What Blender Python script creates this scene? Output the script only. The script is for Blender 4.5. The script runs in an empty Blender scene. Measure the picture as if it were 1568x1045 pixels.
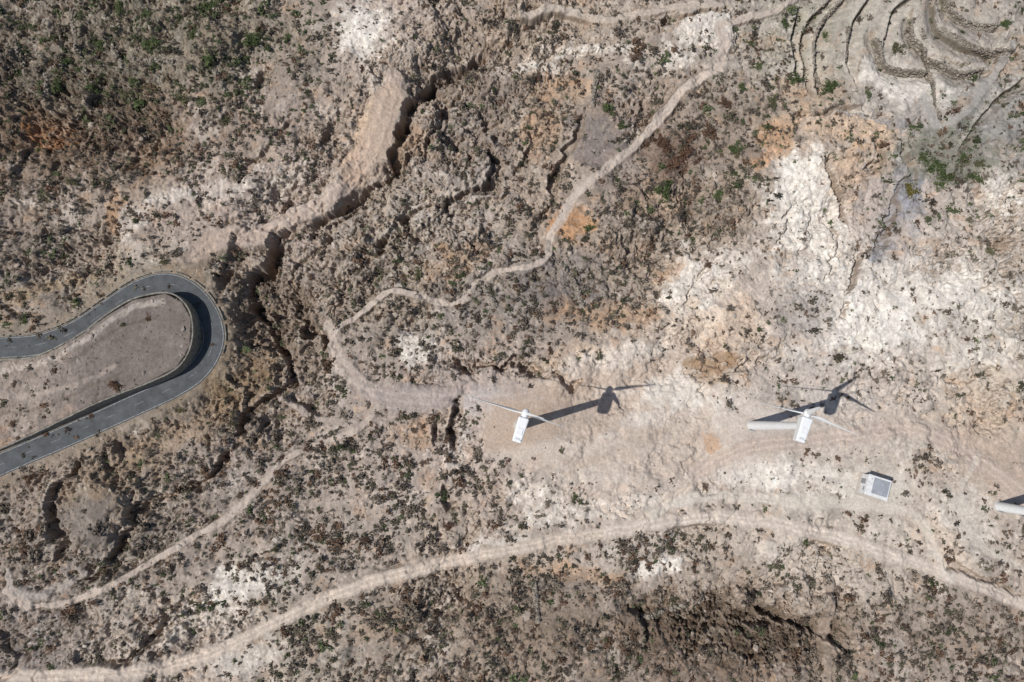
import bpy, math, numpy as np
from mathutils import Vector, Matrix
rng=np.random.default_rng(7)
# ---------------- survey frame -----------------
H=167.0; F=1568*24/36.0; T=math.atan(128.5/F); CT,ST=math.cos(T),math.sin(T)
def P(u,v,z=0.0):
    """plan survey coordinate -> metres on the ground"""
    dx=(u-784)/F; dy=-(v-522.5)/F
    wy=dy*CT+ST; wz=dy*ST-CT
    k=(H-z)/(-wz)
    return dx*k, wy*k
def inv(X,Y):
    Y=np.clip(Y,-400,4000)
    d=Y*ST+H*CT; yc=Y*CT-H*ST
    return 784+F*X/d, 522.5-F*yc/d
# ---------------- noise -----------------
_tab={}
def perlin(x,y,seed=0):
    if seed not in _tab:
        a=np.random.default_rng(1000+seed).random((256,256)).astype(np.float32)*2*np.pi
        _tab[seed]=(np.cos(a),np.sin(a))
    gx,gy=_tab[seed]
    xf=np.floor(x); yf=np.floor(y)
    xi=xf.astype(np.int32)&255; yi=yf.astype(np.int32)&255
    fx=(x-xf).astype(np.float32); fy=(y-yf).astype(np.float32)
    x1=(xi+1)&255; y1=(yi+1)&255
    u=fx*fx*fx*(fx*(fx*6-15)+10); v=fy*fy*fy*(fy*(fy*6-15)+10)
    a=gx[xi,yi]*fx+gy[xi,yi]*fy
    b=gx[x1,yi]*(fx-1)+gy[x1,yi]*fy
    c=gx[xi,y1]*fx+gy[xi,y1]*(fy-1)
    d=gx[x1,y1]*(fx-1)+gy[x1,y1]*(fy-1)
    return ((a+(b-a)*u)*(1-v)+(c+(d-c)*u)*v)*1.5
def fbm(x,y,o=4,seed=0,g=0.5):
    r=0;a=1;s=0;f=1.0
    for i in range(o):
        r=r+a*perlin(x*f+17.3*i,y*f-9.1*i,seed+i); s+=a; a*=g; f*=2.03
    return r/s
def ss(a,b,x):
    t=np.clip((x-a)/(b-a),0,1); return t*t*(3-2*t)
def lin(c):
    c=np.asarray(c,dtype=np.float32)/255.0
    return np.where(c<=0.04045,c/12.92,((c+0.055)/1.055)**2.4).astype(np.float32)
# ---------------- grid -----------------
DX=0.2
xf=np.arange(-143,143+1e-6,DX); yf=np.arange(-67,119+1e-6,DX)
g=0.2*1.28**np.arange(1,36); g=np.cumsum(g)
xs=np.concatenate([xf[0]-g[::-1],xf,xf[-1]+g]); ys=np.concatenate([yf[0]-g[::-1],yf,yf[-1]+g])
NX,NY=len(xs),len(ys); NG=len(g)
X,Y=np.meshgrid(xs,ys); X=X.astype(np.float32);Y=Y.astype(np.float32)
U,V=inv(X,Y); U=U.astype(np.float32);V=V.astype(np.float32)
w1=fbm(X/9,Y/9,5,1,0.6); w2=fbm(X/9,Y/9,5,11,0.6)
Uc=U+w1*26; Vc=V+w2*26        # crack warp
w3=fbm(X/3,Y/3,3,21); w4=fbm(X/3,Y/3,3,31)
Up=U+w1*6+w3*3; Vp=V+w2*6+w4*3   # path warp
def catmull(p,n=5):
    p=[np.array(q,float) for q in p]
    if len(p)<3: return np.array(p)
    q=[2*p[0]-p[1]]+p+[2*p[-1]-p[-2]]; out=[]
    for i in range(1,len(q)-2):
        for k in range(n):
            t=k/n
            out.append(0.5*((2*q[i])+(-q[i-1]+q[i+1])*t+(2*q[i-1]-5*q[i]+4*q[i+1]-q[i+2])*t*t+(-q[i-1]+3*q[i]-3*q[i+1]+q[i+2])*t**3))
    out.append(p[-1]); return np.array(out)
def pdist(A,B,pts,maxd):
    pts=np.asarray(pts,float)
    lo=pts.min(0)-maxd; hi=pts.max(0)+maxd
    m=(A>lo[0])&(A<hi[0])&(B>lo[1])&(B<hi[1])
    idx=np.nonzero(m.ravel())[0]
    a=A.ravel()[idx]; b=B.ravel()[idx]
    best=np.full(a.shape,1e9,np.float32); sg=np.zeros_like(best)
    for i in range(len(pts)-1):
        p=pts[i]; d=pts[i+1]-p; L=max((d*d).sum(),1e-6)
        rx=a-p[0]; ry=b-p[1]
        t=np.clip((rx*d[0]+ry*d[1])/L,0,1)
        ex=rx-t*d[0]; ey=ry-t*d[1]
        q=ex*ex+ey*ey; cr=-(d[0]*ry-d[1]*rx)
        k=q<best; best=np.where(k,q,best); sg=np.where(k,np.sign(cr),sg)
    return idx,np.sqrt(best),sg
def polymask(poly,A,B,soft):
    poly=np.asarray(poly,float); lo=poly.min(0)-40; hi=poly.max(0)+40
    m=(A>lo[0])&(A<hi[0])&(B>lo[1])&(B<hi[1]); idx=np.nonzero(m.ravel())[0]
    a=A.ravel()[idx]; b=B.ravel()[idx]; ins=np.zeros(a.shape,bool)
    n=len(poly)
    for i in range(n):
        x1,y1=poly[i]; x2,y2=poly[(i+1)%n]
        if y1==y2: continue
        c=((y1>b)!=(y2>b))&(a<(x2-x1)*(b-y1)/(y2-y1)+x1); ins^=c
    best=np.full(a.shape,1e9)
    for i in range(n):
        p=poly[i]; d=poly[(i+1)%n]-p; L=(d*d).sum()
        t=np.clip(((a-p[0])*d[0]+(b-p[1])*d[1])/L,0,1)
        best=np.minimum(best,(a-p[0]-t*d[0])**2+(b-p[1]-t*d[1])**2)
    sd=np.sqrt(best)*np.where(ins,1,-1)
    out=np.zeros(A.size,np.float32); out[idx]=ss(-soft,soft,sd); return out.reshape(A.shape)
def gridmap(vals,A,B):
    vals=np.asarray(vals,np.float32)
    gx=np.clip((A-65)/130.0,0,10.999); gy=np.clip((B-65)/130.0,0,6.999)
    i=gx.astype(int); j=gy.astype(int); fx=gx-i; fy=gy-j
    fx=fx*fx*(3-2*fx); fy=fy*fy*(3-2*fy)
    if vals.ndim==3: fx=fx[...,None]; fy=fy[...,None]
    return (vals[j,i]*(1-fx)+vals[j,i+1]*fx)*(1-fy)+(vals[j+1,i]*(1-fx)+vals[j+1,i+1]*fx)*fy
NB=fbm(X/4,Y/4,5,41,0.65)
def blob(u,v,ru,rv,ang,soft=0.35,nz=0.5):
    A=Uc; B=Vc
    R=max(ru,rv)*2.2
    m=(np.abs(A-u)<R)&(np.abs(B-v)<R); idx=np.nonzero(m.ravel())[0]
    a=A.ravel()[idx]-u; b=B.ravel()[idx]-v; c,s=math.cos(math.radians(ang)),math.sin(math.radians(ang))
    x=(a*c+b*s)/ru; y=(-a*s+b*c)/rv
    r=np.sqrt(x*x+y*y)-nz*NB.ravel()[idx]
    return idx,1-ss(1-soft,1+soft,r)
# ---------------- feature tables (plan coordinates) -----------------
ROAD=catmull([(-260,560),(-120,540),(0,533),(60,528),(115,508),(170,472),(212,445),(255,434),(293,450),(320,485),(327,525),(306,565),(268,592),(200,624),(100,669),(0,712),(-120,770),(-260,850)],8)
ISL=[(-260,800),(-120,735),(0,690),(100,647),(180,611),(240,588),(283,566),(304,532),(305,492),(292,466),(266,453),(218,462),(180,484),(132,518),(66,547),(0,554),(-120,565),(-260,585)]
DIRT=[ # pts, halfwidth, colour, strength, name
 ([(-200,1050),(0,1040),(100,1035),(230,1027),(330,1000),(430,950),(530,905),(620,878),(720,855),(850,828),(940,815),(1000,790),(1050,748),(1095,705)],9,(197,181,165),0.95,1),
 ([(930,816),(1000,803),(1060,795),(1150,797),(1250,815),(1350,845),(1450,880),(1568,925),(1760,1010)],9,(200,186,172),0.85,1),
 ([(1075,725),(1140,688),(1260,672),(1380,658),(1450,676),(1510,715),(1568,760),(1700,860)],12,(186,168,154),0.75,1),
 ([(1000,790),(1060,762),(1180,765),(1280,772),(1370,780),(1410,800),(1432,850),(1450,880)],7,(202,192,178),0.65,1),
 ([(1400,660),(1430,640),(1500,590),(1568,570)],5,(188,172,155),0.5,0),
 ([(570,600),(530,575),(508,545),(512,508),(555,478),(598,447),(640,454),(703,465),(720,440),(760,415),(812,408),(838,390),(845,355),(890,290),(958,235),(1000,190),(1045,140),(1098,105),(1110,70),(1100,40),(1190,12),(1260,-30)],4.3,(184,169,155),1,2),
 ([(845,360),(890,290),(958,235),(1000,190),(1045,140),(1098,105),(1110,70),(1100,40)],6.5,(186,171,157),0.9,2),
 ([(500,500),(520,545),(560,590),(580,625)],6.5,(180,165,152),0.8,2),
 ([(565,600),(640,612),(720,605),(800,598)],14,(170,156,147),0.7,2),
 ([(578,625),(550,655),(510,672),(440,700),(400,740),(350,790),(250,850),(180,890),(100,925),(30,928),(0,905)],4.6,(180,165,151),1,2),
 ([(0,880),(20,910),(60,915),(120,880)],6,(170,160,150),0.6,0),
 ([(605,120),(590,165),(572,215),(530,280),(460,325),(405,355),(340,362),(290,395)],13,(180,161,146),0.75,0),
 ([(596,150),(583,185),(566,235),(545,262)],22,(182,160,141),0.65,0),
 ([(800,20),(860,8),(930,25),(1010,12),(1105,8)],5,(184,170,155),0.8,0),
 ([(1560,60),(1520,120),(1480,170),(1440,190),(1415,150)],6,(160,154,147),0.7,0),
 ([(1275,900),(1272,1060)],8,(150,134,119),0.6,0),
 ([(640,1045),(690,1000),(720,985)],6,(172,156,141),0.4,0),
 ([(430,610),(480,640),(560,650)],4,(168,154,143),0.6,0),
 ([(0,605),(60,610),(150,590),(220,570)],7,(158,147,137),0.5,0),
 ([(1500,700),(1468,760),(1490,830),(1568,870)],4,(200,190,176),0.6,0),
]
PADS=[([(748,600),(800,585),(900,560),(1010,555),(1080,585),(1110,640),(1080,700),(1020,745),(930,740),(840,720),(770,705),(745,660)],(184,167,151),0.6),
 ([(1080,640),(1160,625),(1300,640),(1400,630),(1460,670),(1380,680),(1230,690),(1130,720),(1080,700)],(188,173,159),0.45),
 ([(1290,740),(1340,715),(1400,740),(1390,775),(1310,775)],(198,190,178),0.55),
 ([(1440,650),(1600,680),(1600,780),(1520,760),(1460,710)],(178,158,142),0.5)]
CR=[ # pts, depth m, width px
 ([(728,68),(690,85),(655,112),(632,148),(618,165),(608,195),(603,232),(588,262),(545,298),(485,330),(430,356),(398,380),(382,408),(374,440),(378,468)],3.4,8),
 ([(672,95),(640,135),(622,165),(612,190)],3.4,12),
 ([(400,375),(378,405),(370,440)],3.0,14),
 ([(350,375),(352,400),(325,420),(322,445)],2.4,8),
 ([(378,470),(405,510),(428,548),(440,582),(415,602),(385,625),(362,650),(355,685)],3.2,8),
 ([(425,455),(452,488),(458,515),(484,515),(482,545),(492,570)],2.8,9),
 ([(395,470),(415,500)],1.6,7),([(340,560),(380,600),(375,640)],1.4,6),
 ([(714,196),(738,226),(746,256),(738,286),(700,300),(640,320),(592,348),(565,372)],3.0,7),
 ([(735,205),(760,245),(752,285)],1.6,5),([(640,225),(690,215),(712,235),(700,262)],1.4,5),
 ([(820,215),(800,250),(780,262)],1.7,6),
 ([(886,192),(858,232),(846,262),(842,310),(820,330)],2.0,7),
 ([(692,616),(688,650),(690,690)],3.2,7),
 ([(664,640),(655,680)],1.2,5),([(682,735),(672,770),(685,800)],1.8,7),
 ([(880,578),(838,565),(812,548),(785,546),(760,552),(725,560),(695,550)],2.8,6),
 ([(112,706),(100,735),(78,770),(74,800),(78,835)],2.8,9),
 ([(358,690),(300,730),(225,758),(190,780),(195,805),(160,868),(110,895)],2.8,8),
 ([(200,760),(185,800),(165,840)],1.4,5),
 ([(252,930),(240,970),(212,1000),(180,1010)],2.4,8),
 ([(975,950),(985,975),(982,1000)],2.0,9),([(1160,930),(1180,955),(1215,960),(1262,975),(1290,1000)],2.2,9),
 ([(1268,235),(1258,260),(1285,300),(1295,340)],1.8,5),([(1310,380),(1298,430),(1292,500)],1.4,5),
 ([(1270,330),(1280,380),(1265,430)],1.1,5),([(1220,300),(1200,350),(1180,380)],.9,5),([(1090,400),(1060,440),(1050,480)],.9,5),
 ([(1330,205),(1345,235),(1320,262)],1.6,7),
 ([(1150,545),(1118,575),(1085,585)],1.6,8),
 ([(560,95),(575,120),(590,140)],1.0,5),
 ([(1110,8),(1060,22),(1010,30)],2.2,6),
 ([(60,480),(0,462)],1.2,5),([(50,580),(10,560)],1.5,6),
 ([(660,190),(640,230),(600,262)],2.0,6),([(700,130),(680,160),(640,185)],1.8,7),
 ([(500,350),(450,400),(430,440)],1.4,5),([(580,370),(540,410),(500,430)],1.5,5),([(640,330),(600,365),(560,385)],1.4,5),([(560,300),(520,340),(470,365)],1.5,5),
 ([(700,320),(660,345),(620,360)],1.2,4),([(780,290),(740,310),(700,330)],1.2,4),
 ([(1500,100),(1440,90),(1390,60)],0.8,4),
 ([(1540,830),(1490,790)],1.0,5),([(1560,900),(1500,885),(1450,860)],1.3,5),
 ([(1300,750),(1260,755),(1215,740)],0.7,4),
 ([(540,400),(520,445),(490,470)],1.1,5),([(300,900),(250,935)],0.9,5),
 ([(1150,935),(1080,930),(1000,960)],1.4,6),([(700,890),(665,960)],0.8,6),([(1050,985),(1120,975),(1180,990)],1.6,7),([(1080,955),(1140,955),(1200,975)],1.3,5),([(1040,1010),(1110,1000),(1170,1015)],1.3,5),
 ([(110,660),(100,700)],1.0,6),([(0,985),(20,1010),(0,1035)],1.5,9),
 ([(240,190),(220,235),(180,260)],1.2,6),([(150,120),(120,160),(60,200)],1.8,8),([(170,170),(80,160),(30,130)],1.4,7),
 ([(30,215),(20,250),(0,270)],1.4,8),([(130,190),(110,240),(90,260)],1.2,7),
 ([(640,470),(600,465),(570,490)],1.2,5),([(430,830),(400,850),(330,870)],.9,5),
 ([(1230,188),(1290,170),(1345,182),(1385,225),(1388,262),(1372,300),(1350,350),(1340,390)],1.5,8),
 ([(450,175),(400,230),(340,270)],1.1,6),([(420,100),(370,160),(300,200)],1.1,6),([(520,160),(490,220),(430,290)],1.1,6),
]
ARCS=[[(1290,0),(1262,30),(1250,70),(1255,130)],[(1330,0),(1305,40),(1300,90),(1310,120)],[(1225,20),(1215,60),(1222,110)],
 [(1560,70),(1490,75),(1440,50),(1430,10)],[(1530,40),(1470,30),(1450,-10)],[(1420,110),(1360,100),(1340,60)],[(1420,90),(1430,140),(1445,190)],[(1510,105),(1460,110),(1400,60),(1395,30)],[(1568,120),(1520,160),(1480,215)],
 [(1400,-10),(1365,20),(1355,60)],[(1270,0),(1240,30),(1230,70),(1238,120)]]
# ---------------- height -----------------
smooth=np.zeros_like(X); path=np.zeros_like(X); foot=np.zeros_like(X)
sr=smooth.ravel(); pr=path.ravel(); fr=foot.ravel()
wv=fbm(X/6,Y/6,3,701)
dirt_layers=[]
for pts,hw,col,st,nm in DIRT:
    c=catmull(pts,5); idx,d,s=pdist(Up,Vp,c,hw*3+8)
    d=d/(1+ (0.5 if nm!=1 else .2)*wv.ravel()[idx])
    m=1-ss(hw*0.8,hw*1.25,d); dirt_layers.append((idx,d,s,m,hw,col,st))
    sr[idx]=np.maximum(sr[idx],(1-ss(hw*0.95,hw*1.8,d))*min(1,st+0.15))
    if nm==1: pr[idx]=np.maximum(pr[idx],1-ss(hw*0.95,hw*1.05,d))
    if nm==2: fr[idx]=np.maximum(fr[idx],1-ss(hw*0.95,hw*1.05,d))
idx,m=blob(1380,70,150,80,0,.4); sr[idx]=np.maximum(sr[idx],m*.7)
pad_layers=[]
for poly,col,st in PADS:
    m=polymask(poly,Uc,Vc,14); pad_layers.append((m,col,st)); smooth[:]=np.maximum(smooth,m*0.8)
rug=np.clip(0.3+fbm(X/30,Y/30,3,51)*1.2,0.06,1)
rr=rug.ravel()
for (u,v,ru,rv,a,val) in [(640,200,280,110,-42,1.0),(420,480,90,110,0,1.0),(600,400,160,70,-20,.95),(130,800,150,120,-30,0.85),(110,150,150,110,0,0.9),(1130,965,150,60,5,1.0),(360,620,90,80,-40,0.8),(1290,300,90,110,0,.35),(200,980,160,50,-10,0.7),(780,560,110,30,10,.6),(1080,450,80,80,0,.3),(1350,480,100,70,0,.2)]:
    idx,m=blob(u,v,ru,rv,a,0.6); rr[idx]=rr[idx]*(1-m)+val*m
for (u,v,ru,rv,a,val) in [(600,170,28,55,20,0.05),(230,540,80,45,-25,0.05),(1350,70,150,70,0,0.06),(135,790,45,55,20,0.2),(910,215,45,35,0,0.1),(1370,290,50,90,0,0.12),(300,250,140,60,-30,.35),(560,760,160,80,-10,.15)]:
    idx,m=blob(u,v,ru,rv,a,0.5); rr[idx]=rr[idx]*(1-m)+val*m
macro=fbm(X/70,Y/70,2,61)*2.2
c,s=math.cos(math.radians(35)),math.sin(math.radians(35))
A=(X*c+Y*s)/30+w1*0.5; B=(-X*s+Y*c)/13+w2*0.5
n=fbm(A,B,5,71,0.5)*7.5
mid=fbm(A*1.1+5,B*.75+3,3,801,.45)*3.8*(.4+.6*rug)
mr_=1-np.abs(fbm(A*.9+9,B*.55+1,4,811,.5)*2.2); mr_=np.clip(mr_,0,1)**2
mid-=mr_*1.9*(.35+.65*rug)
macro=macro+mid
fl=np.floor(n); fr_=n-fl
terr=(fl+ss(0.87,0.97,fr_))-n*0.4
h=macro+terr*1.15*rug*ss(0.15,0.6,rug+0.3*NB)
rid=1-np.abs(fbm(X/12,Y/12,5,81,0.5)*2.4); rid=np.clip(rid,0,1)**4
h-=rid*1.5*rug
rid2=1-np.abs(fbm(A*3.0,B*1.6,4,91,0.5)*2.6); rid2=np.clip(rid2,0,1)**3
h-=rid2*0.5*(0.3+0.7*rug)
h+=fbm(X/2.6,Y/2.6,4,101,0.6)*(0.12+0.28*rug)
h+=fbm(X/0.8,Y/0.8,2,111,0.7)*(0.04+0.07*rug)
hr=h.ravel()
for (u,v,ru,rv,a,dz) in [(405,500,60,110,-15,-2.6),(600,170,35,60,20,-1.2),(130,800,60,80,20,1.5),(1090,560,45,30,0,1.6),(1130,970,110,45,5,-1.8),(1300,240,90,60,20,1.8),(80,200,80,50,0,-1.5)]:
    idx,m=blob(u,v,ru,rv,a,0.7,nz=0.3); hr[idx]+=dz*m
cg=1-np.abs(fbm(A*4+3,B*3.4,4,901,.55)*2.5); cg=np.clip(cg,0,1)**2
for (u,v,ru,rv,a,dz) in [(1130,965,130,50,5,1.5),(110,175,110,60,0,1.2),(420,490,50,90,-20,1.0),(680,200,60,90,30,.7)]:
    idx,m=blob(u,v,ru,rv,a,0.5,nz=0.6); hr[idx]-=dz*m*cg.ravel()[idx]
h=h*(1-smooth)+(macro*0.85+fbm(X/2.5,Y/2.5,3,121)*0.14+fbm(X/.9,Y/.9,2,131)*0.05)*smooth
edge=np.zeros_like(X); er=edge.ravel(); hr=h.ravel()
wn=fbm(X/7,Y/7,3,141)
for pts,dep,W in CR:
    idx,d,sg=pdist(Uc,Vc,pts,W*3+20)
    q=wn.ravel()[idx]; w=W*(1+1.0*q); dd=dep*np.clip(1+1.3*q,0.25,1.6)
    sd=d*sg
    prof=ss(-1.2,1.0,sd)*(1-ss(w*0.7,w*2.3,sd))
    p0=np.array(pts[0]); p1=np.array(pts[-1]); a=Uc.ravel()[idx]; b=Vc.ravel()[idx]
    e=np.minimum(np.hypot(a-p0[0],b-p0[1]),np.hypot(a-p1[0],b-p1[1])); tp=ss(0,16,e)
    hr[idx]-=dd*prof*tp
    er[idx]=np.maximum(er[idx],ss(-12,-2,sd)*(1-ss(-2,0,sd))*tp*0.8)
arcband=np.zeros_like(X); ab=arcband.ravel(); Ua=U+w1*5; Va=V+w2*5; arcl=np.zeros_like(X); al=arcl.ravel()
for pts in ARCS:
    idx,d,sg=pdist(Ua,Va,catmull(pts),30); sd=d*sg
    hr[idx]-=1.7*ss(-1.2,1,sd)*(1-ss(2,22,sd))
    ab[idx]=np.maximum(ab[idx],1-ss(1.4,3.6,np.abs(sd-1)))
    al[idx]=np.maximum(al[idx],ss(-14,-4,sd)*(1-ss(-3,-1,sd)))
idx,d,sg=pdist(U,V,ROAD,70)
roadnear=np.zeros_like(X).ravel(); roadnear[idx]=1-ss(20,50,d+NB.ravel()[idx]*12)
roadcore=np.zeros_like(X).ravel(); roadcore[idx]=1-ss(15.5,20,d)
hr[:]=hr*(1-roadnear)
isl=polymask(ISL,U+w3*1.0,V+w4*1.0,1.6)
ih=3.9+0.15*macro+fbm(X/3,Y/3,4,151,.6)*0.5*(1-.6*ss(100,200,U))-2.6*ss(170,-20,U)-rid2*.3*ss(200,100,U)
h=h*(1-isl)+ih*isl
roadcore=roadcore.reshape(X.shape)
h=np.where(isl>0.5,h,h*(1-roadcore))
for (u,v,r) in [(796,651,30),(1152,651,30),(1527,775,30),(1333,745,34)]:
    d=np.hypot(U-u,V-v); m=1-ss(r,r*3.6,d); h=h*(1-m*.95)
far=ss(250,1200,np.hypot(X,Y)); h=h+far*(fbm(X/600,Y/600,5,161)*160+20)
h=h.astype(np.float32)
# ---------------- colour -----------------
CG=[[(118,106,92),(112,104,88),(125,113,95),(140,125,110),(172,155,140),(155,138,122),(165,148,130),(150,134,118),(165,152,138),(150,142,125),(162,152,138),(155,145,132)],
[(112,88,68),(120,98,78),(142,124,108),(152,134,120),(165,146,128),(135,122,112),(148,130,112),(140,122,108),(128,112,97),(165,145,125),(155,146,136),(132,127,120)],
[(130,115,102),(160,142,126),(160,142,128),(165,148,135),(155,142,128),(158,145,132),(152,132,114),(138,124,110),(142,126,110),(190,174,157),(162,147,136),(175,160,145)],
[(138,124,110),(150,135,115),(118,102,84),(140,125,112),(140,126,110),(133,121,110),(133,121,110),(158,140,122),(182,164,147),(172,158,145),(198,188,175),(178,168,155)],
[(140,125,112),(130,118,108),(116,98,78),(150,135,122),(150,134,122),(165,148,136),(170,150,133),(180,160,142),(185,169,153),(175,162,150),(178,163,149),(185,170,152)],
[(135,118,104),(132,115,98),(145,130,118),(150,134,120),(155,138,124),(165,147,133),(178,159,142),(182,165,150),(184,169,155),(180,166,151),(180,166,150),(166,148,131)],
[(135,122,110),(130,118,106),(150,134,120),(155,140,126),(155,140,126),(160,142,124),(168,151,135),(168,153,138),(166,150,134),(180,165,149),(178,164,148),(165,150,135)],
[(135,122,112),(168,153,138),(165,148,132),(150,136,120),(142,126,110),(132,115,99),(132,115,99),(120,103,89),(112,93,78),(140,123,107),(137,121,107),(146,130,116)]]
base=gridmap(CG,U+w1*60,V+w2*60)
C=base.astype(np.float32)
C=C*1.05; gm=C.mean(-1,keepdims=True); C=C*.84+gm*.16
W_=(222,214,202); O_=(178,136,100); PE=(194,167,141); G_=(122,112,106); BG=(134,134,138); DB=(96,81,66); RU=(154,104,66); DR=(86,71,58)
m1=fbm(X/6,Y/6,5,171,0.65); m2=fbm(X/1.6,Y/1.6,4,181,0.7); m3=fbm(X/12,Y/12,5,191,0.6); m4=fbm(X/8,Y/8,5,201,0.65)
rough=1-0.6*smooth
pale=ss(0.15,0.32,m3+0.5*m2)[...,None]*0.36*rough[...,None]
C=C*(1-pale)+np.array((204,195,183),np.float32)*pale
org=ss(0.18,0.38,m4+0.4*m2)[...,None]*0.42*rough[...,None]
C=C*(1-org)+np.array((166,131,102),np.float32)*org
dk=ss(0.08,0.34,fbm(X/5,Y/5,5,211,0.7)+0.25*m2)[...,None]*0.42*rough[...,None]
C=C*(1-dk)+np.array((112,105,99),np.float32)*dk
Cr=C.reshape(-1,3)
BL=[(555,48,42,38,0,W_,.8),(1075,50,50,25,-20,W_,.75),(810,102,50,12,0,W_,.8),(870,75,40,10,0,W_,.6),(940,75,25,10,0,W_,.6),(1040,95,30,10,0,W_,.6),(1385,125,70,28,15,W_,.65),(1235,320,58,80,-15,W_,.9),(1215,270,30,40,10,W_,.8),(1060,450,50,62,-20,W_,.8),(1110,400,40,25,-30,W_,.6),(1330,490,75,60,0,W_,.9),(1270,420,60,50,0,W_,.65),(1480,450,65,45,10,W_,.7),(1540,300,30,35,0,W_,.8),(1500,540,60,25,-10,W_,.5),(1250,520,60,30,0,W_,.4),
(640,535,32,22,20,W_,.75),(330,292,85,14,-8,W_,.4),(240,310,60,12,-30,W_,.35),(1050,610,60,40,0,W_,.55),(370,895,65,30,-20,W_,.75),(300,950,60,32,-25,W_,.6),(360,1015,70,22,-20,W_,.5),(920,785,120,18,-8,W_,.5),(820,760,40,20,10,W_,.5),(1220,730,110,22,5,W_,.6),(1470,800,60,60,30,W_,.5),(700,690,18,45,0,W_,.45),(1010,870,50,14,-20,W_,.8),(740,620,30,25,0,(196,186,180),.5),(200,330,60,14,-40,W_,.35),(450,260,60,12,-35,W_,.4),(940,545,90,20,-15,W_,.55),(1000,85,60,14,0,W_,.35),(660,1000,60,20,-30,W_,.3),(1100,505,60,50,0,PE,.5),(740,835,60,8,-8,W_,.6),(1160,735,60,14,0,W_,.5),(860,545,40,14,-20,PE,.6),(560,60,20,50,-20,W_,.6),(1290,610,60,20,0,(190,182,172),.5),(35,300,20,10,0,W_,.5),(560,745,60,30,0,(188,174,161),.4),(480,300,70,12,-38,W_,.4),
(60,190,42,34,20,RU,.9),(110,180,120,75,0,DR,.65),(55,195,34,26,20,RU,.85),(880,340,28,24,0,O_,.95),(1185,215,34,28,-30,O_,.7),(562,205,20,70,22,PE,.9),(600,160,26,35,20,(172,158,145),.8),(544,258,13,9,0,RU,.6),(1090,675,24,12,60,O_,.5),(625,215,25,22,0,O_,.45),(640,660,32,25,0,O_,.45),(165,320,12,40,10,O_,.65),(830,190,26,45,10,O_,.4),(1000,300,60,30,0,O_,.3),(880,600,60,20,-10,O_,.2),(700,400,50,25,-20,O_,.45),(930,480,90,18,0,O_,.5),(860,130,60,18,0,O_,.35),(1440,830,60,20,40,O_,.2),(1095,560,36,26,0,(146,115,85),.9),(880,880,80,18,5,O_,.45),(1300,195,90,24,10,PE,.8),(1350,230,34,40,0,PE,.6),(600,950,80,20,-20,O_,.2),(1240,130,60,20,0,O_,.25),(230,230,50,20,-35,(128,100,74),.55),(1020,415,30,12,-40,O_,.45),(850,470,30,16,0,O_,.45),(680,385,14,10,0,O_,.6),(1160,250,16,12,0,O_,.6),
(912,215,42,30,15,G_,.9),(100,590,110,22,-20,(154,140,129),.5),(1390,280,16,75,-8,BG,.9),(1358,355,14,55,20,BG,.75),(1330,182,60,7,10,BG,.7),(1450,235,80,45,0,(112,111,98),.8),(135,795,44,58,20,(112,103,95),.95),(855,430,70,45,0,(118,110,106),.65),(760,130,50,30,0,(122,112,105),.55),(950,260,30,40,30,(120,110,105),.55),(1130,965,125,46,5,DR,1.0),(1150,970,95,32,5,(68,58,48),.8),(1000,960,50,50,0,DR,.5),(420,500,60,90,-20,DB,.65),(370,590,80,40,-40,(130,107,80),.75),(230,690,150,26,-28,(142,120,96),.6),(120,110,130,60,0,(98,94,81),.65),(1030,235,45,45,0,(100,79,66),.65),(1510,640,60,40,20,PE,.4),(620,610,70,18,0,(146,136,132),.5),(1300,260,30,40,0,O_,.45),(60,440,90,14,-15,(148,124,92),.6),(330,50,120,50,0,(114,105,90),.45),(1230,480,50,30,-30,(146,138,132),.5),(820,930,110,50,0,(112,97,83),.5),(250,810,80,40,-30,(124,115,106),.5),(1480,950,100,60,0,(126,112,99),.4),(680,110,60,30,-20,(120,108,97),.5),(610,230,14,50,15,DB,.3)]
for (u,v,ru,rv,a,col,st) in BL:
    idx,m=blob(u,v,ru,rv,a,0.35,nz=1.3); m=(m*st*np.clip(.9+.5*m2.ravel()[idx],.3,1.1))[:,None]
    Cr[idx]=Cr[idx]*(1-m)+np.array(col,np.float32)*m
C=Cr.reshape(C.shape)
C*=(1+(0.12*m1+0.22*m2)*rough+0.10*m2*smooth)[...,None]
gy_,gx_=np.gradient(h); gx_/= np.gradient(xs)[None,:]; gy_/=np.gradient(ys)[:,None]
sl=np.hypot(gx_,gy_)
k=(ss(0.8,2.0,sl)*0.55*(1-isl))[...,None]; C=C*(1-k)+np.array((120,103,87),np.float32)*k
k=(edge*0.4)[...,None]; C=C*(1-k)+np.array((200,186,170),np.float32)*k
k=(rid2*0.18*rough)[...,None]; C=C*(1-k)+np.array((188,176,163),np.float32)*k
k=(mr_*ss(.6,1,mr_)*0.22*rough)[...,None]; C=C*(1-k)+np.array((182,168,154),np.float32)*k
st_=np.sin((B*9+n*2.5)*3.1+m1*3); k=(ss(0.6,0.95,st_)*ss(0.3,0.8,rug)*0.35*rough*ss(-.2,.2,m2))[...,None]
C=C*(1-k)+np.array((194,183,171),np.float32)*k
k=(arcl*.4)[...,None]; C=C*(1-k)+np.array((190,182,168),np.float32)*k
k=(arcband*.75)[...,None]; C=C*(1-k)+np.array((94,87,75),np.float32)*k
for m,col,s_ in pad_layers:
    k=(m*s_*np.clip(0.85+1.2*m1,0,1.3))[...,None]; C=C*(1-k)+np.array(col,np.float32)*k
Cr=C.reshape(-1,3)
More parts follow.
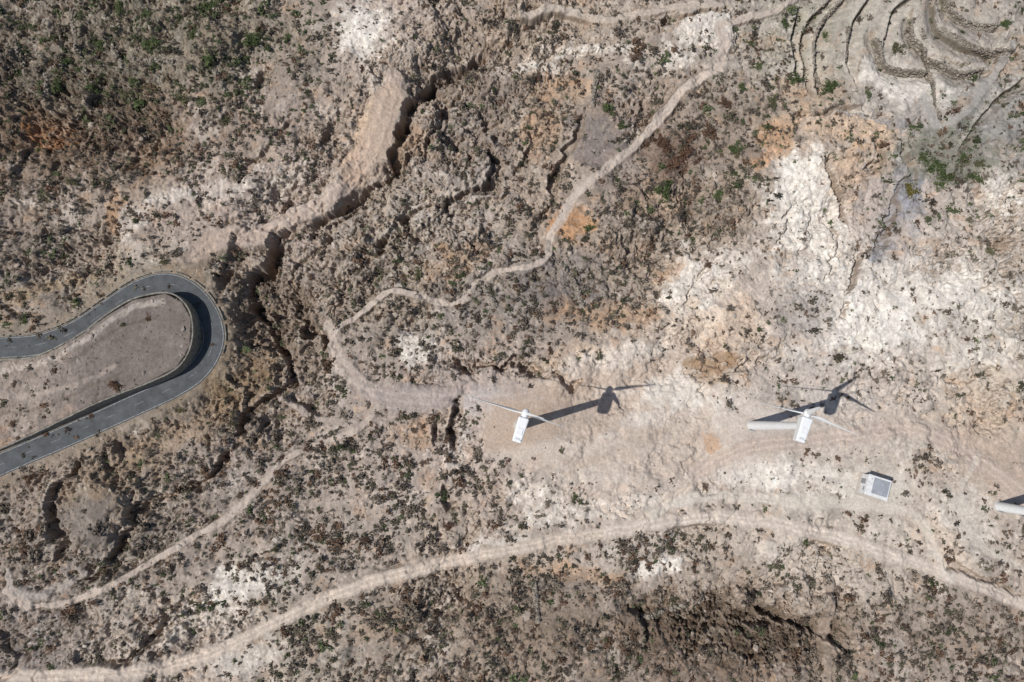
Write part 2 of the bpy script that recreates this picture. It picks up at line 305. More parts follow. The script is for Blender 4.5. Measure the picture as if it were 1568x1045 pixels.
for idx,d,s_,m,hw,col,st in dirt_layers:
    q=np.clip(0.97+0.4*m2.ravel()[idx]+.25*m1.ravel()[idx],0,1); k=(m*st*q)[:,None]
    cc=np.array(col,np.float32)[None,:]*(1+0.06*m1.ravel()[idx])[:,None]
    if hw>=8:
        tr=np.exp(-((d-hw*0.42)/(hw*0.16))**2); cc=cc*(0.95+0.10*tr)[:,None]
    Cr[idx]=Cr[idx]*(1-k)+cc*k
for (u,v,ru,rv,a,col,st) in [(800,650,48,44,0,(174,150,129),.5),(1090,678,22,13,50,(174,137,108),.5),(870,690,130,14,-4,(202,190,177),.5),(1000,640,60,12,-20,(208,199,188),.6),(740,610,40,10,0,(188,180,173),.4),(1040,600,50,24,0,(216,208,196),.6),(960,600,60,10,-10,(206,194,181),.5),(900,725,90,12,0,(198,188,176),.45),(1180,640,60,10,0,(206,198,191),.4),(850,625,70,12,0,(162,142,124),.35),(970,680,50,12,-20,(154,138,124),.35),(900,650,40,10,0,(165,147,132),.35)]:
    idx,m=blob(u,v,ru,rv,a,0.5,nz=1.5); m=(m*st)[:,None]; Cr[idx]=Cr[idx]*(1-m)+np.array(col,np.float32)*m
rn=roadnear.reshape(X.shape)*(1-isl)*0.45
C=Cr.reshape(C.shape); C=C*(1-rn[...,None])+np.array((132,118,100),np.float32)*rn[...,None]*(1+.2*m2)[...,None]
# island: dark compacted gravel with a paler worn lane
ki=(isl*ss(60,160,U+w1*40)*.8+isl*.15)[...,None]; C=C*(1-ki)+np.array((118,108,101),np.float32)*(1+.14*m1+.16*m2)[...,None]*ki
Cr=C.reshape(-1,3)
for pts,hw,col,st in [([(-20,575),(80,556),(150,520),(215,477),(262,466)],4.5,(186,174,162),.75),([(-20,618),(60,606),(140,588),(190,560)],3.5,(172,157,144),.6),([(120,560),(190,510),(250,490)],2.5,(90,82,74),.5),([(-20,640),(80,622),(200,572)],2.5,(95,84,74),.45)]:
    idx,d,sg=pdist(Up,Vp,catmull(pts),hw*3); m=((1-ss(hw*.5,hw*1.5,d))*st*isl.ravel()[idx]*np.clip(.8+1.2*m2.ravel()[idx],0,1))[:,None]
    Cr[idx]=Cr[idx]*(1-m)+np.array(col,np.float32)*m
C=Cr.reshape(C.shape)
Cl=lin(np.clip(C,20,233))
# ---------------- mesh helpers -----------------
def mkmesh(name,vs,fs,cols=None,mat=None,smooth_=True,link=True):
    vs=np.asarray(vs,np.float32); fs=np.asarray(fs,np.int32); k=fs.shape[1]
    me=bpy.data.meshes.new(name); me.vertices.add(len(vs)); me.vertices.foreach_set('co',vs.ravel())
    me.loops.add(fs.size); me.loops.foreach_set('vertex_index',fs.ravel())
    me.polygons.add(len(fs)); me.polygons.foreach_set('loop_start',np.arange(0,fs.size,k,dtype=np.int32))
    try: me.polygons.foreach_set('loop_total',np.full(len(fs),k,np.int32))
    except Exception: pass
    me.polygons.foreach_set('use_smooth',np.full(len(fs),smooth_,bool))
    me.update(calc_edges=True)
    if cols is not None:
        at=me.color_attributes.new('Col','FLOAT_COLOR','POINT')
        c4=np.ones((len(vs),4),np.float32); c4[:,:3]=cols; at.data.foreach_set('color',c4.ravel())
    if mat: me.materials.append(mat)
    ob=bpy.data.objects.new(name,me)
    if link: bpy.context.scene.collection.objects.link(ob)
    return ob
def newmat(name,rough=0.9,col=None,attr=False,spec=0.2):
    m=bpy.data.materials.new(name); m.use_nodes=True; nt=m.node_tree; b=nt.nodes['Principled BSDF']
    b.inputs['Roughness'].default_value=rough; b.inputs['Specular IOR Level'].default_value=spec
    if col: b.inputs['Base Color'].default_value=(*col,1)
    return m,nt,b
def vary(nt,b,src,scale,lo,hi,detail=4,rough=0.7):
    tc=nt.nodes.new('ShaderNodeTexCoord'); nz=nt.nodes.new('ShaderNodeTexNoise')
    nz.inputs['Scale'].default_value=scale; nz.inputs['Detail'].default_value=detail; nz.inputs['Roughness'].default_value=rough
    nt.links.new(tc.outputs['Object'],nz.inputs['Vector'])
    mr=nt.nodes.new('ShaderNodeMapRange'); mr.inputs[1].default_value=.3; mr.inputs[2].default_value=.7; mr.inputs[3].default_value=lo; mr.inputs[4].default_value=hi
    nt.links.new(nz.outputs['Fac'],mr.inputs[0])
    vm=nt.nodes.new('ShaderNodeVectorMath'); vm.operation='SCALE'
    nt.links.new(src,vm.inputs[0]); nt.links.new(mr.outputs[0],vm.inputs['Scale'])
    return vm.outputs[0],nz,tc
def attrmat(name,scale,lo,hi,bump=0.0,bscale=3,rough=0.95,detail=3):
    m,nt,b=newmat(name,rough,spec=0.1)
    a=nt.nodes.new('ShaderNodeAttribute'); a.attribute_name='Col'
    o,nz,tc=vary(nt,b,a.outputs['Color'],scale,lo,hi,detail)
    nt.links.new(o,b.inputs['Base Color'])
    if bump:
        n2=nt.nodes.new('ShaderNodeTexNoise'); n2.inputs['Scale'].default_value=bscale; n2.inputs['Detail'].default_value=3; n2.inputs['Roughness'].default_value=.7
        nt.links.new(tc.outputs['Object'],n2.inputs['Vector'])
        bp=nt.nodes.new('ShaderNodeBump'); bp.inputs['Strength'].default_value=bump; bp.inputs['Distance'].default_value=0.2
        nt.links.new(n2.outputs['Fac'],bp.inputs['Height']); nt.links.new(bp.outputs[0],b.inputs['Normal'])
    return m
ground_m=attrmat('arid_soil',1.6,0.82,1.18,0.45,2.2)
nt=ground_m.node_tree; b=nt.nodes['Principled BSDF']; src=b.inputs['Base Color'].links[0].from_socket
tc=[n_ for n_ in nt.nodes if n_.type=='TEX_COORD'][0]
vo=nt.nodes.new('ShaderNodeTexVoronoi'); vo.inputs['Scale'].default_value=1.7; nt.links.new(tc.outputs['Object'],vo.inputs['Vector'])
mr=nt.nodes.new('ShaderNodeMapRange'); mr.inputs[1].default_value=.12; mr.inputs[2].default_value=.3; mr.inputs[3].default_value=1.10; mr.inputs[4].default_value=.99
nt.links.new(vo.outputs['Distance'],mr.inputs[0]); vm=nt.nodes.new('ShaderNodeVectorMath'); vm.operation='SCALE'
nt.links.new(src,vm.inputs[0]); nt.links.new(mr.outputs[0],vm.inputs['Scale']); nt.links.new(vm.outputs[0],b.inputs['Base Color'])
# ---------------- ground, split into terrain / dirt road / footpath ---------
verts=np.stack([X,Y,h],-1).reshape(-1,3); cols=Cl.reshape(-1,3)
I=np.arange(NX*NY,dtype=np.int32).reshape(NY,NX)
faces=np.stack([I[:-1,:-1],I[:-1,1:],I[1:,1:],I[1:,:-1]],-1).reshape(-1,4)
def fmean(M): return ((M[:-1,:-1]+M[1:,1:])*0.5).ravel()
pf=fmean(path)>0.5; ff=(fmean(foot)>0.5)&~pf
def sub(name,mask):
    f=faces[mask]; u,iv=np.unique(f,return_inverse=True)
    return mkmesh(name,verts[u],iv.reshape(-1,4),cols[u],ground_m)
sub('ground_terrain',~(pf|ff)); sub('dirt_road',pf); sub('footpath',ff)
def samp(M,x,y):
    M=M[NG:NG+len(yf),NG:NG+len(xf)]
    a=np.clip((x-xf[0])/DX,0,len(xf)-1.01); b_=np.clip((y-yf[0])/DX,0,len(yf)-1.01)
    i=a.astype(int); j=b_.astype(int); p=a-i; q=b_-j
    return (M[j,i]*(1-p)+M[j,i+1]*p)*(1-q)+(M[j+1,i]*(1-p)+M[j+1,i+1]*p)*q
# ---------------- asphalt road -----------------
RW=np.array([P(*p) for p in ROAD])
def resamp(p,step):
    d=np.r_[0,np.cumsum(np.hypot(*np.diff(p,axis=0).T))]; t=np.arange(0,d[-1],step)
    return np.stack([np.interp(t,d,p[:,0]),np.interp(t,d,p[:,1])],1),t
RW,rt=resamp(RW,0.8)
for _ in range(4): RW[1:-1]=(RW[:-2]+2*RW[1:-1]+RW[2:])/4
def normals(p):
    t=np.gradient(p,axis=0); t/=np.linalg.norm(t,axis=1)[:,None]; return np.stack([-t[:,1],t[:,0]],1)
def ribbon(name,p,offs,zs,mat,mask=None):
    nn=normals(p); k=len(offs)
    vs=np.concatenate([np.c_[p+nn*o,np.full(len(p),z)] for o,z in zip(offs,zs)])
    fs=[]
    for a in range(k-1):
        for i in range(len(p)-1):
            if mask is None or mask[i]: fs.append((a*len(p)+i+1,a*len(p)+i,(a+1)*len(p)+i,(a+1)*len(p)+i+1))
    return mkmesh(name,vs,fs,None,mat,False)
m,nt,b=newmat('asphalt',0.85)
rgb=nt.nodes.new('ShaderNodeRGB'); rgb.outputs[0].default_value=(0.088,0.092,0.095,1)
o,nz,tc=vary(nt,b,rgb.outputs[0],0.35,0.66,1.4,8,.75); nt.links.new(o,b.inputs['Base Color'])
hwid=2.65
ribbon('asphalt_road',RW,[-hwid-.3,-hwid,0,hwid,hwid+.3],[-0.3,0.10,0.14,0.10,-0.3],m)
def worn(name,lo):
    pm,nt,b=newmat(name,0.7)
    rgb=nt.nodes.new('ShaderNodeRGB'); rgb.outputs[0].default_value=(0.36,0.36,0.35,1)
    o,nz,tc=vary(nt,b,rgb.outputs[0],1.5,lo,1.2); nt.links.new(o,b.inputs['Base Color']); return pm
pm=worn('worn_road_paint',.3)
ribbon('road_edge_line',RW,[hwid-.32,hwid-.17],[0.109,0.107],pm)
ribbon('road_edge_line',RW,[-hwid+.17,-hwid+.32],[0.107,0.109],pm)
ribbon('road_centre_line',RW,[-.05,.05],[0.146,0.146],worn('faded_road_paint',.1),mask=(np.arange(len(RW))%9)<3)
# ---------------- rocks -----------------
phi=(1+5**.5)/2
ico=np.array([(-1,phi,0),(1,phi,0),(-1,-phi,0),(1,-phi,0),(0,-1,phi),(0,1,phi),(0,-1,-phi),(0,1,-phi),(phi,0,-1),(phi,0,1),(-phi,0,-1),(-phi,0,1)],float)/1.9
icf=np.array([(0,11,5),(0,5,1),(0,1,7),(0,7,10),(0,10,11),(1,5,9),(5,11,4),(11,10,2),(10,7,6),(7,1,8),(3,9,4),(3,4,2),(3,2,6),(3,6,8),(3,8,9),(4,9,5),(2,4,11),(6,2,10),(8,6,7),(9,8,1)])
def rocks(name,x,y,z,s,cols,mat,flat=0.6):
    N=len(x); v=ico[None]*(1+rng.uniform(-.28,.28,(N,12,1)))
    v=v*np.stack([s*rng.uniform(.7,1.3,N),s*rng.uniform(.7,1.3,N),s*flat*rng.uniform(.6,1.2,N)],1)[:,None,:]
    a=rng.uniform(0,6.28,N); ca,sa=np.cos(a)[:,None],np.sin(a)[:,None]
    vx=v[...,0]*ca-v[...,1]*sa; vy=v[...,0]*sa+v[...,1]*ca
    v=np.stack([vx+x[:,None],vy+y[:,None],v[...,2]+z[:,None]],-1).reshape(-1,3)
    f=(icf[None]+(np.arange(N)*12)[:,None,None]).reshape(-1,3)
    return mkmesh(name,v,f,np.repeat(cols,12,0),mat,False)
rock_m=attrmat('rock',2.5,0.8,1.2)
N=28000
x=rng.uniform(-142,142,N); y=rng.uniform(-66,118,N)
pr_=samp(rug,x,y)*0.8+0.15; pr_*=1-samp(smooth,x,y)*0.85; pr_*=1-samp(roadcore,x,y)*1.0
pr_*=np.clip(0.6+2.2*samp(m4,x,y),0.05,1.6)
k=rng.random(N)<pr_; x,y=x[k],y[k]
s_=np.clip(rng.lognormal(-1.7,0.55,len(x)),0.08,1.1)
c0=np.stack([samp(Cl[...,i],x,y) for i in range(3)],1)
cc=c0*rng.uniform(.85,1.3,(len(x),1)); cc=cc*.65+lin((178,168,156))*.35*rng.uniform(.6,1.3,(len(x),1))
rocks('scattered_rocks',x,y,samp(h,x,y)+s_*0.1,s_,cc,rock_m)
def wall(name,pts,size=0.33,rows=2,colr=(150,140,127)):
    p=np.array([P(*q) for q in catmull(pts,5)]); p,t=resamp(p,size*0.9); nn=normals(p)
    xs_,ys_,zs_=[],[],[]
    for r in range(rows+1):
        for o in (-.28,.28) if r<rows else (0,):
            q=p+nn*(o+rng.uniform(-.15,.15,len(p)))[:,None]; kk=rng.random(len(p))<(.95-.2*r)
            xs_.append(q[kk,0]); ys_.append(q[kk,1]); zs_.append(samp(h,q[kk,0],q[kk,1])+size*(.35+.62*r))
    x=np.concatenate(xs_);y=np.concatenate(ys_);z=np.concatenate(zs_)
    cc=lin(colr)[None]*rng.uniform(.45,1.1,(len(x),1))
    rocks(name,x,y,z,np.full(len(x),size)*rng.uniform(.7,1.3,len(x)),cc,rock_m,.8)
for w in [[(106,12),(110,50),(118,105)],[(14,60),(18,80),(24,105)],[(166,62),(174,82),(186,105)],[(915,102),(908,160)],[(818,892),(824,955)],[(1250,62),(1252,90),(1262,128)],[(1300,40),(1302,90)],[(60,135),(60,100),(85,88)],[(330,110),(345,140)],[(860,400),(885,440),(892,470)],[(1428,95),(1440,180)],[(1440,45),(1490,72),(1555,72)],[(735,430),(760,470)],[(200,90),(270,100)],[(1050,930),(985,952)],[(1290,0),(1262,30),(1250,62)],[(1450,-10),(1470,30),(1530,40)],[(1340,60),(1360,100),(1420,110)],[(1395,30),(1400,60),(1460,110),(1510,105)]]:
    wall('dry_stone_wall',w)
def parapet(name,p,off,w,z0,z1,mat,gap=None):
    nn=normals(p); fs=[];vs=[]
    for i in range(len(p)-1):
        if gap and i%gap==gap-1: continue
        b0=len(vs)
        for j in (i,i+1):
            a_=p[j]+nn[j]*(off-w/2); b_=p[j]+nn[j]*(off+w/2)
            vs+= [(a_[0],a_[1],z0),(b_[0],b_[1],z0),(b_[0],b_[1],z1),(a_[0],a_[1],z1)]
        fs+=[(b0,b0+3,b0+7,b0+4),(b0+3,b0+2,b0+6,b0+7),(b0+2,b0+1,b0+5,b0+6)]
        fs+=[(b0,b0+1,b0+2,b0+3),(b0+4,b0+7,b0+6,b0+5)]
    return mkmesh(name,vs,fs,None,mat,False)
wm,nt,b=newmat('masonry',0.9)
rgb=nt.nodes.new('ShaderNodeRGB'); rgb.outputs[0].default_value=(0.24,0.22,0.185,1)
o,nz,tc=vary(nt,b,rgb.outputs[0],1.3,0.4,1.35); nt.links.new(o,b.inputs['Base Color'])
uu,vv=inv(RW[:,0],RW[:,1])
sel=np.nonzero((vv<540)&(uu>-200))[0]; seg=RW[sel[0]:sel[-1]+1]
parapet('road_parapet',seg,hwid+0.45,0.3,-0.3,0.45,wm,gap=5)
ic=np.array([P(*q) for q in catmull(ISL[1:-1],6)]); ic,_=resamp(ic,0.8)
nn=normals(ic); zt=samp(h,ic[:,0]+nn[:,0]*1.2,ic[:,1]+nn[:,1]*1.2)
rw=parapet('retaining_wall',ic,0.0,0.35,-0.3,1.0,wm)
for vtx in rw.data.vertices:
    if vtx.co.z>0.5:
        j=int(np.argmin((ic[:,0]-vtx.co.x)**2+(ic[:,1]-vtx.co.y)**2)); vtx.co.z=max(zt[j],1.0)+0.2
# ---------------- shrubs -----------------
def leafset(n,seed,size=.2,flat=.75):
    r=np.random.default_rng(seed); v=[]; br=r.integers(5,10); dirs=[]
    for i in range(br):
        a=r.uniform(0,6.28); e=r.uniform(.0,1.2); q=r.uniform(.45,1.1); dirs.append((math.cos(a)*math.cos(e)*q,math.sin(a)*math.cos(e)*q,math.sin(e)*r.uniform(.6,1)))
    shade=[]
    for i in range(n):
        d=np.array(dirs[r.integers(br)])*r.uniform(.2,1.0)**.6; c_=d+r.normal(0,.15,3); c_[2]=abs(c_[2])*flat
        nrm=np.array([r.normal(0,.7),r.normal(0,.7),1.0]); nrm/=np.linalg.norm(nrm)
        a=np.cross(nrm,r.normal(0,1,3)); a/=np.linalg.norm(a); b_=np.cross(nrm,a)
        s=size*r.uniform(.5,1.4)
        v+=[c_-a*s,c_+a*s,c_+b_*s*1.4]; shade+=[r.uniform(.55,1.5)]*3
    return np.array(v),np.array(shade)
SH=[leafset(56,300+i,.18,.8) for i in range(10)]
leaf_m=attrmat('dry_foliage',6,0.8,1.2,rough=0.9,detail=1)
cell=1.12
gx2,gy2=np.meshgrid(np.arange(-142,142,cell),np.arange(-66,118,cell)); N=gx2.size
x=gx2.ravel()+rng.uniform(-.8,.8,N)*cell; y=gy2.ravel()+rng.uniform(-.8,.8,N)*cell
u_,v_=inv(x,y)
DG=[[.95,.95,.9,.7,.25,.6,.6,.6,.5,.6,.25,.3],[.7,.85,.85,.6,.3,.5,.6,.6,.85,.5,.4,.8],[.75,.5,.6,.5,.4,.55,.65,.8,.8,.2,.35,.45],[.65,.5,.3,.4,.7,.85,.85,.65,.2,.35,.25,.5],[.35,.1,.3,.6,.7,.4,.15,.15,.2,.4,.35,.3],[.4,.5,.7,.9,.95,.65,.3,.2,.35,.3,.3,.4],[.65,.8,.9,.95,.9,.5,.65,.75,.65,.5,.45,.5],[.6,.4,.5,.85,.95,1,1,.75,.7,.95,.95,.95]]
D=gridmap(DG,u_,v_)
cl=fbm(x/8,y/8,4,221,.7)
pk=D*np.clip(0.78+2.4*cl,0.06,1.6)*(1-np.clip(samp(smooth,x,y)*1.3,0,1))*(1-samp(roadnear.reshape(X.shape),x,y)*.8)*(1-samp(isl.astype(np.float32),x,y)*(.5+.5*ss(100,180,u_)))
pk+=samp(arcband,x,y)*.3
lum=samp(Cl[...,1],x,y); pk*=1-ss(.36,.56,lum)*.7
for (uu0,vv0,rr0,f0) in [(600,170,40,.1),(135,790,55,.2),(912,215,36,.08),(240,530,70,.1),(1130,965,105,.35),(880,340,24,.08),(60,190,34,.1)]:
    pk*=1-(1-f0)*(np.hypot(u_-uu0,v_-vv0)<rr0)
k=rng.random(N)<pk; x,y,u_,v_,cl=x[k],y[k],u_[k],v_[k],cl[k]; N=len(x)
r_=np.clip(rng.lognormal(-.50,.45,N),.22,2.0)*(0.80+.40*gridmap(DG,u_,v_))*(1+.4*np.clip(cl,-.3,.6))
pal=lin([(106,96,85),(92,88,72),(104,84,69),(82,89,62),(120,110,97),(84,76,68)])*1.0
green=np.clip(.08+.45*ss(300,0,v_)*(u_<500)+.25*ss(1000,1300,u_)*(v_<350),0,.6)
ci=rng.choice([0,1,2,4,5],N,p=[.28,.18,.2,.14,.20]); ci=np.where(rng.random(N)<green,3,ci)
cc=pal[ci]*rng.uniform(.6,1.3,(N,1))*(1-.15*ss(250,50,v_)*(u_<450))[:,None]
def scatter(name,x,y,z,r,cc,sets,mat,hs=.8):
    V_,C_=[],[]
    va=rng.integers(0,len(sets),len(x))
    for s in range(len(sets)):
        q=np.nonzero(va==s)[0]
        if len(q)==0: continue
        v,sh=sets[s]; a=rng.uniform(0,6.28,len(q)); ca,sa=np.cos(a)[:,None],np.sin(a)[:,None]
        rr_=r[q][:,None]; e=rng.uniform(.75,1.25,(len(q),1))
        vx=(v[None,:,0]*ca-v[None,:,1]*sa)*rr_*e+x[q][:,None]; vy=(v[None,:,0]*sa+v[None,:,1]*ca)*rr_/e+y[q][:,None]
        vz=v[None,:,2]*rr_*hs+z[q][:,None]
        V_.append(np.stack([vx,vy,vz],-1).reshape(-1,3)); C_.append((cc[q][:,None,:]*sh[None,:,None]).reshape(-1,3))
    V_=np.concatenate(V_); C_=np.concatenate(C_)
    return mkmesh(name,V_,np.arange(len(V_)).reshape(-1,3),C_,mat,False)
scatter('scrub_vegetation',x,y,samp(h,x,y),r_,cc,SH,leaf_m,.9)
print('shrubs',N)
N=18000; x=rng.uniform(-142,142,N); y=rng.uniform(-66,118,N); u_,v_=inv(x,y)
pk=(.3+.6*gridmap(DG,u_,v_))*(1-np.clip(samp(smooth,x,y)*1.1,0,1))*(1-samp(roadcore,x,y))
k=rng.random(N)<pk; x,y=x[k],y[k]; N=len(x)
T_=[leafset(12,400+i,.4) for i in range(4)]
cc=pal[rng.choice([0,1,4],N)]*rng.uniform(.8,1.4,(N,1))
scatter('dry_grass_tufts',x,y,samp(h,x,y),rng.uniform(.14,.38,N),cc,T_,leaf_m)
BS=[leafset(420,500+i,.085,.8) for i in range(5)]
gc=(76,86,54); bc=(96,74,60); oc=(92,90,66)
for (u,v,r,c_) in [(1016,288,18,gc),(1128,228,13,gc),(235,72,14,gc),(385,63,18,gc),(325,95,16,gc),(345,178,14,oc),(75,122,14,gc),(207,150,17,gc),(1265,55,10,gc),(1272,132,16,gc),(1430,252,17,gc),(1452,266,15,gc),(1490,270,13,gc),(1398,290,14,(96,88,40)),(1060,205,13,bc),(1030,245,17,bc),(1048,228,16,bc),(1020,225,14,bc),(1102,297,13,gc),(1075,308,9,gc),(1285,550,8,oc),(190,592,11,bc),(953,190,9,gc),(905,352,9,gc),(932,168,13,gc),(690,810,9,bc),(225,30,11,gc),(320,8,13,gc),(150,60,11,gc),(470,685,9,bc),(1088,195,13,bc),(1185,155,12,oc),(1220,118,14,gc),(1205,30,9,gc),(700,425,10,oc),(640,425,9,oc),(60,300,11,oc),(110,280,10,oc),(35,490,9,gc),(120,465,8,gc),(250,402,7,oc),(975,90,12,bc),(440,60,10,gc),(275,155,13,oc),(420,840,8,oc),(1375,75,12,oc),(1540,35,10,gc),(1500,250,9,oc),(860,690,5,oc),(275,628,7,oc),(930,890,8,bc),(1090,405,7,bc),(40,735,10,bc),(1510,390,8,oc),(820,120,9,bc),(655,290,8,oc),(740,80,8,bc),(575,410,8,oc),(1010,212,11,bc),(1044,262,12,bc),(1070,240,10,bc),(1110,160,12,bc),(1135,135,9,gc),(1160,100,9,gc),(1475,245,12,gc),(1415,240,11,gc),(1440,285,10,gc),(1510,275,9,gc),(20,30,12,gc),(55,55,11,gc),(130,20,10,oc),(185,15,12,gc),(270,40,10,oc),(300,60,10,gc),(400,20,9,gc),(90,85,11,gc),(140,130,13,gc),(180,140,12,oc),(205,120,11,gc),(1180,70,10,oc),(1150,60,8,gc),(990,215,10,bc),(1120,265,9,gc),(70,665,6,bc),(140,640,6,bc),(30,650,7,bc),(200,500,5,oc),(240,490,6,bc)]:
    X0,Y0=P(u,v); i=rng.integers(5)
    z0=samp(h,np.array([X0]),np.array([Y0]))
    o=scatter('bush',np.array([0.]),np.array([0.]),np.array([0.]),np.array([r*.17]),lin(c_)[None]*rng.uniform(.8,1.15),[BS[i]],leaf_m,.85)
    o.location=(X0,Y0,float(z0[0])-.05)
# ---------------- wind turbines -----------------
white,nt,b=newmat('white_paint',0.4,spec=.4)
rgb=nt.nodes.new('ShaderNodeRGB'); rgb.outputs[0].default_value=(0.78,0.78,0.77,1)
o,nz,tc=vary(nt,b,rgb.outputs[0],0.8,0.90,1.03); nt.links.new(o,b.inputs['Base Color'])
grey,_,_=newmat('grey_metal',0.5,(.25,.26,.27))
lgrey,_,_=newmat('weathered_panel',0.6,(.55,.56,.56))
conc,_,_=newmat('concrete',0.9,(.42,.37,.32))
def lathe(name,prof,mat,seg=40):
    vs=[];fs=[]
    for r,z in prof:
        for i in range(seg): vs.append((r*math.cos(i*2*math.pi/seg),r*math.sin(i*2*math.pi/seg),z))
    for k in range(len(prof)-1):
        for i in range(seg):
            j=(i+1)%seg; fs.append((k*seg+i,k*seg+j,(k+1)*seg+j,(k+1)*seg+i))
    return mkmesh(name,vs,fs,None,mat,True)
def box(name,cx,cy,cz,sx,sy,sz,mat,bev=0.0,taper=None):
    me=bpy.data.meshes.new(name); ob=bpy.data.objects.new(name,me); bpy.context.scene.collection.objects.link(ob)
    vs=[(cx+a*sx/2*(taper if (taper and b_<0) else 1),cy+b_*sy/2,cz+c_*sz/2*(taper if (taper and b_<0) else 1)) for a in(-1,1) for b_ in(-1,1) for c_ in(-1,1)]
    me.from_pydata(vs,[],[(0,1,3,2),(4,6,7,5),(0,4,5,1),(2,3,7,6),(0,2,6,4),(1,5,7,3)]); me.materials.append(mat)
    if bev:
        bm=ob.modifiers.new('b','BEVEL'); bm.width=bev; bm.segments=3
    return ob
HZ=29.7
def blade(name,ang,L=13.0):
    sec=[(0.5,.36,.36,0),(1.2,.40,.34,10),(2.6,1.15,.26,16),(5,1.0,.18,10),(8,.75,.12,5),(11,.5,.08,2),(12.6,.32,.05,0),(L,.08,.03,0)]
    vs=[];fs=[];n_=12
    ca,sa=math.cos(ang),math.sin(ang)
    for s,ch,th,tw in sec:
        t=math.radians(tw+12)
        for i in range(n_):
            q=2*math.pi*i/n_; a=math.cos(q)*ch/2+ (ch*.15 if ch>.45 else 0); b_=math.sin(q)*th/2
            pt=a*math.cos(t)-b_*math.sin(t); pa=a*math.sin(t)+b_*math.cos(t)
            vs.append((ca*s-sa*pt,2.45+pa,HZ+sa*s+ca*pt))
    for k in range(len(sec)-1):
        for i in range(n_):
            j=(i+1)%n_; fs.append((k*n_+i,k*n_+j,(k+1)*n_+j,(k+1)*n_+i))
    return mkmesh(name,vs,fs,None,white,True)
def turbine(u,v,yaw,a0):
    e=bpy.data.objects.new('wind_turbine',None); bpy.context.scene.collection.objects.link(e)
    ch=[lathe('tower',[(1.12,-.3)]+[(1.12-.37*z/28.5,z) for z in np.linspace(0,28.6,8)],white),
        lathe('flange_1',[(1.0,9.40),(1.04,9.41),(1.04,9.53),(1.0,9.54)],lgrey),lathe('flange_2',[(.87,19.0),(.91,19.01),(.91,19.12),(.87,19.13)],lgrey),
        lathe('foundation',[(1.7,-.5),(1.7,.10),(1.65,.13),(0.01,.14)],conc),
        box('nacelle',0,-.85,HZ,2.2,5.1,2.3,white,.3,.86),
        box('nacelle_hatch',0,-1.2,HZ+1.14,1.1,1.3,.08,white,.02),
        box('cooling_vent',0,-2.7,HZ+1.02,1.0,.35,.12,lgrey,.03),
        box('wind_sensor',.6,-2.9,HZ+1.3,.08,.08,.8,grey,.01),
        box('tower_door',0,-1.11,1.2,.8,.1,1.9,grey,.03)]
    hub=lathe('hub',[(.01,1.25),(.35,1.15),(.62,.85),(.75,.4),(.75,-.6)],white,24)
    hub.data.transform(Matrix.Translation((0,2.3,HZ))@Matrix.Rotation(-math.pi/2,4,'X')); ch.append(hub)
    for i in range(3): ch.append(blade('blade_%d'%(i+1),math.radians(a0+120*i)))
    for c_ in ch: c_.parent=e
    X0,Y0=P(u,v); e.location=(X0,Y0,0.02); e.rotation_euler=(0,0,math.radians(yaw))
turbine(796,652,-17.5,75)
turbine(1151,652,-20,104)
turbine(1530,776,-18,90)
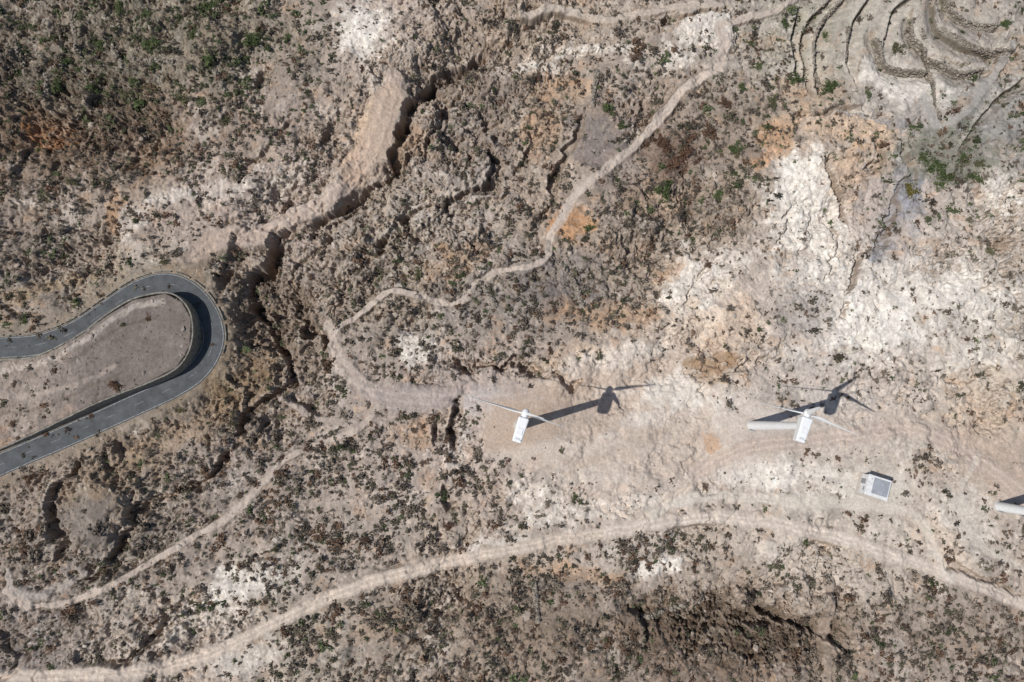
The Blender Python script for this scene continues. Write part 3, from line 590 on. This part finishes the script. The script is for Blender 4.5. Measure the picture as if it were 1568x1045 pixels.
# ---------------- transformer hut -----------------
def hut(u,v,rot):
    e=bpy.data.objects.new('utility_building',None); bpy.context.scene.collection.objects.link(e)
    L_,W2,Hh=5.2,4.6,3.0; ch=[]
    roofm,nt,b=newmat('roof_felt',.9); rgb=nt.nodes.new('ShaderNodeRGB'); rgb.outputs[0].default_value=(.31,.325,.35,1)
    o,nz,tc=vary(nt,b,rgb.outputs[0],1,.75,1.2); nt.links.new(o,b.inputs['Base Color'])
    wl,nt,b=newmat('whitewash',.8); rgb=nt.nodes.new('ShaderNodeRGB'); rgb.outputs[0].default_value=(.70,.69,.67,1)
    o,nz,tc=vary(nt,b,rgb.outputs[0],1,.8,1.1); nt.links.new(o,b.inputs['Base Color'])
    ch.append(box('walls',0,0,Hh/2-.1,L_,W2,Hh+.2,wl,.03))
    ch.append(box('roof_slab',0,0,Hh+.05,L_+.3,W2+.3,.2,wl,.03))
    ch.append(box('roof_surface',.55,.15,Hh+.2,L_-1.4,W2-.9,.1,roofm,.02))
    for i,xx in enumerate((-1.6,0,1.6)): ch.append(box('vent_%d'%i,xx,-W2/2-.02,1.7,.9,.08,.8,grey,.01))
    ch.append(box('door',-L_/2-.02,.6,1.05,.08,1.2,2.1,grey,.01)); ch.append(box('window',-L_/2-.02,-1.1,1.9,.08,.8,.6,grey,.01))
    ch.append(box('roof_vent',-1.95,1.3,Hh+.32,.4,.4,.3,wl,.03))
    ch.append(box('plinth',-.2,-.2,.0,L_+1.2,W2+1.0,.18,conc,.02))
    for c_ in ch: c_.parent=e
    X0,Y0=P(u,v); e.location=(X0,Y0,.02); e.rotation_euler=(0,0,math.radians(rot))
hut(1334,745,-18)
# ---------------- light, sky, camera -----------------
sc=bpy.context.scene
EL=math.radians(55); AZ=math.radians(16.5)
sd=bpy.data.lights.new('sun','SUN'); sd.energy=3.9; sd.angle=math.radians(.5); sd.color=(1,.98,.955)
so=bpy.data.objects.new('sun',sd); sc.collection.objects.link(so)
dv=Vector((math.cos(EL)*math.cos(AZ),math.cos(EL)*math.sin(AZ),-math.sin(EL)))
so.rotation_euler=dv.to_track_quat('-Z','Y').to_euler()
w=bpy.data.worlds.new('World'); sc.world=w; w.use_nodes=True; nt=w.node_tree
sk=nt.nodes.new('ShaderNodeTexSky'); sk.sky_type='NISHITA'; sk.sun_disc=False; sk.sun_elevation=EL; sk.sun_rotation=math.atan2(-math.cos(AZ),-math.sin(AZ))%(2*math.pi)
bg=nt.nodes['Background']; bg.inputs['Strength'].default_value=.075; nt.links.new(sk.outputs[0],bg.inputs['Color'])
cd=bpy.data.cameras.new('cam'); cd.lens=24; cd.sensor_width=36; cd.clip_end=8000; cd.clip_start=1
co=bpy.data.objects.new('cam',cd); sc.collection.objects.link(co); co.location=(0,0,H); co.rotation_euler=(T,0,0); sc.camera=co
sc.view_settings.view_transform='Standard'; sc.view_settings.look='None'; sc.view_settings.exposure=0
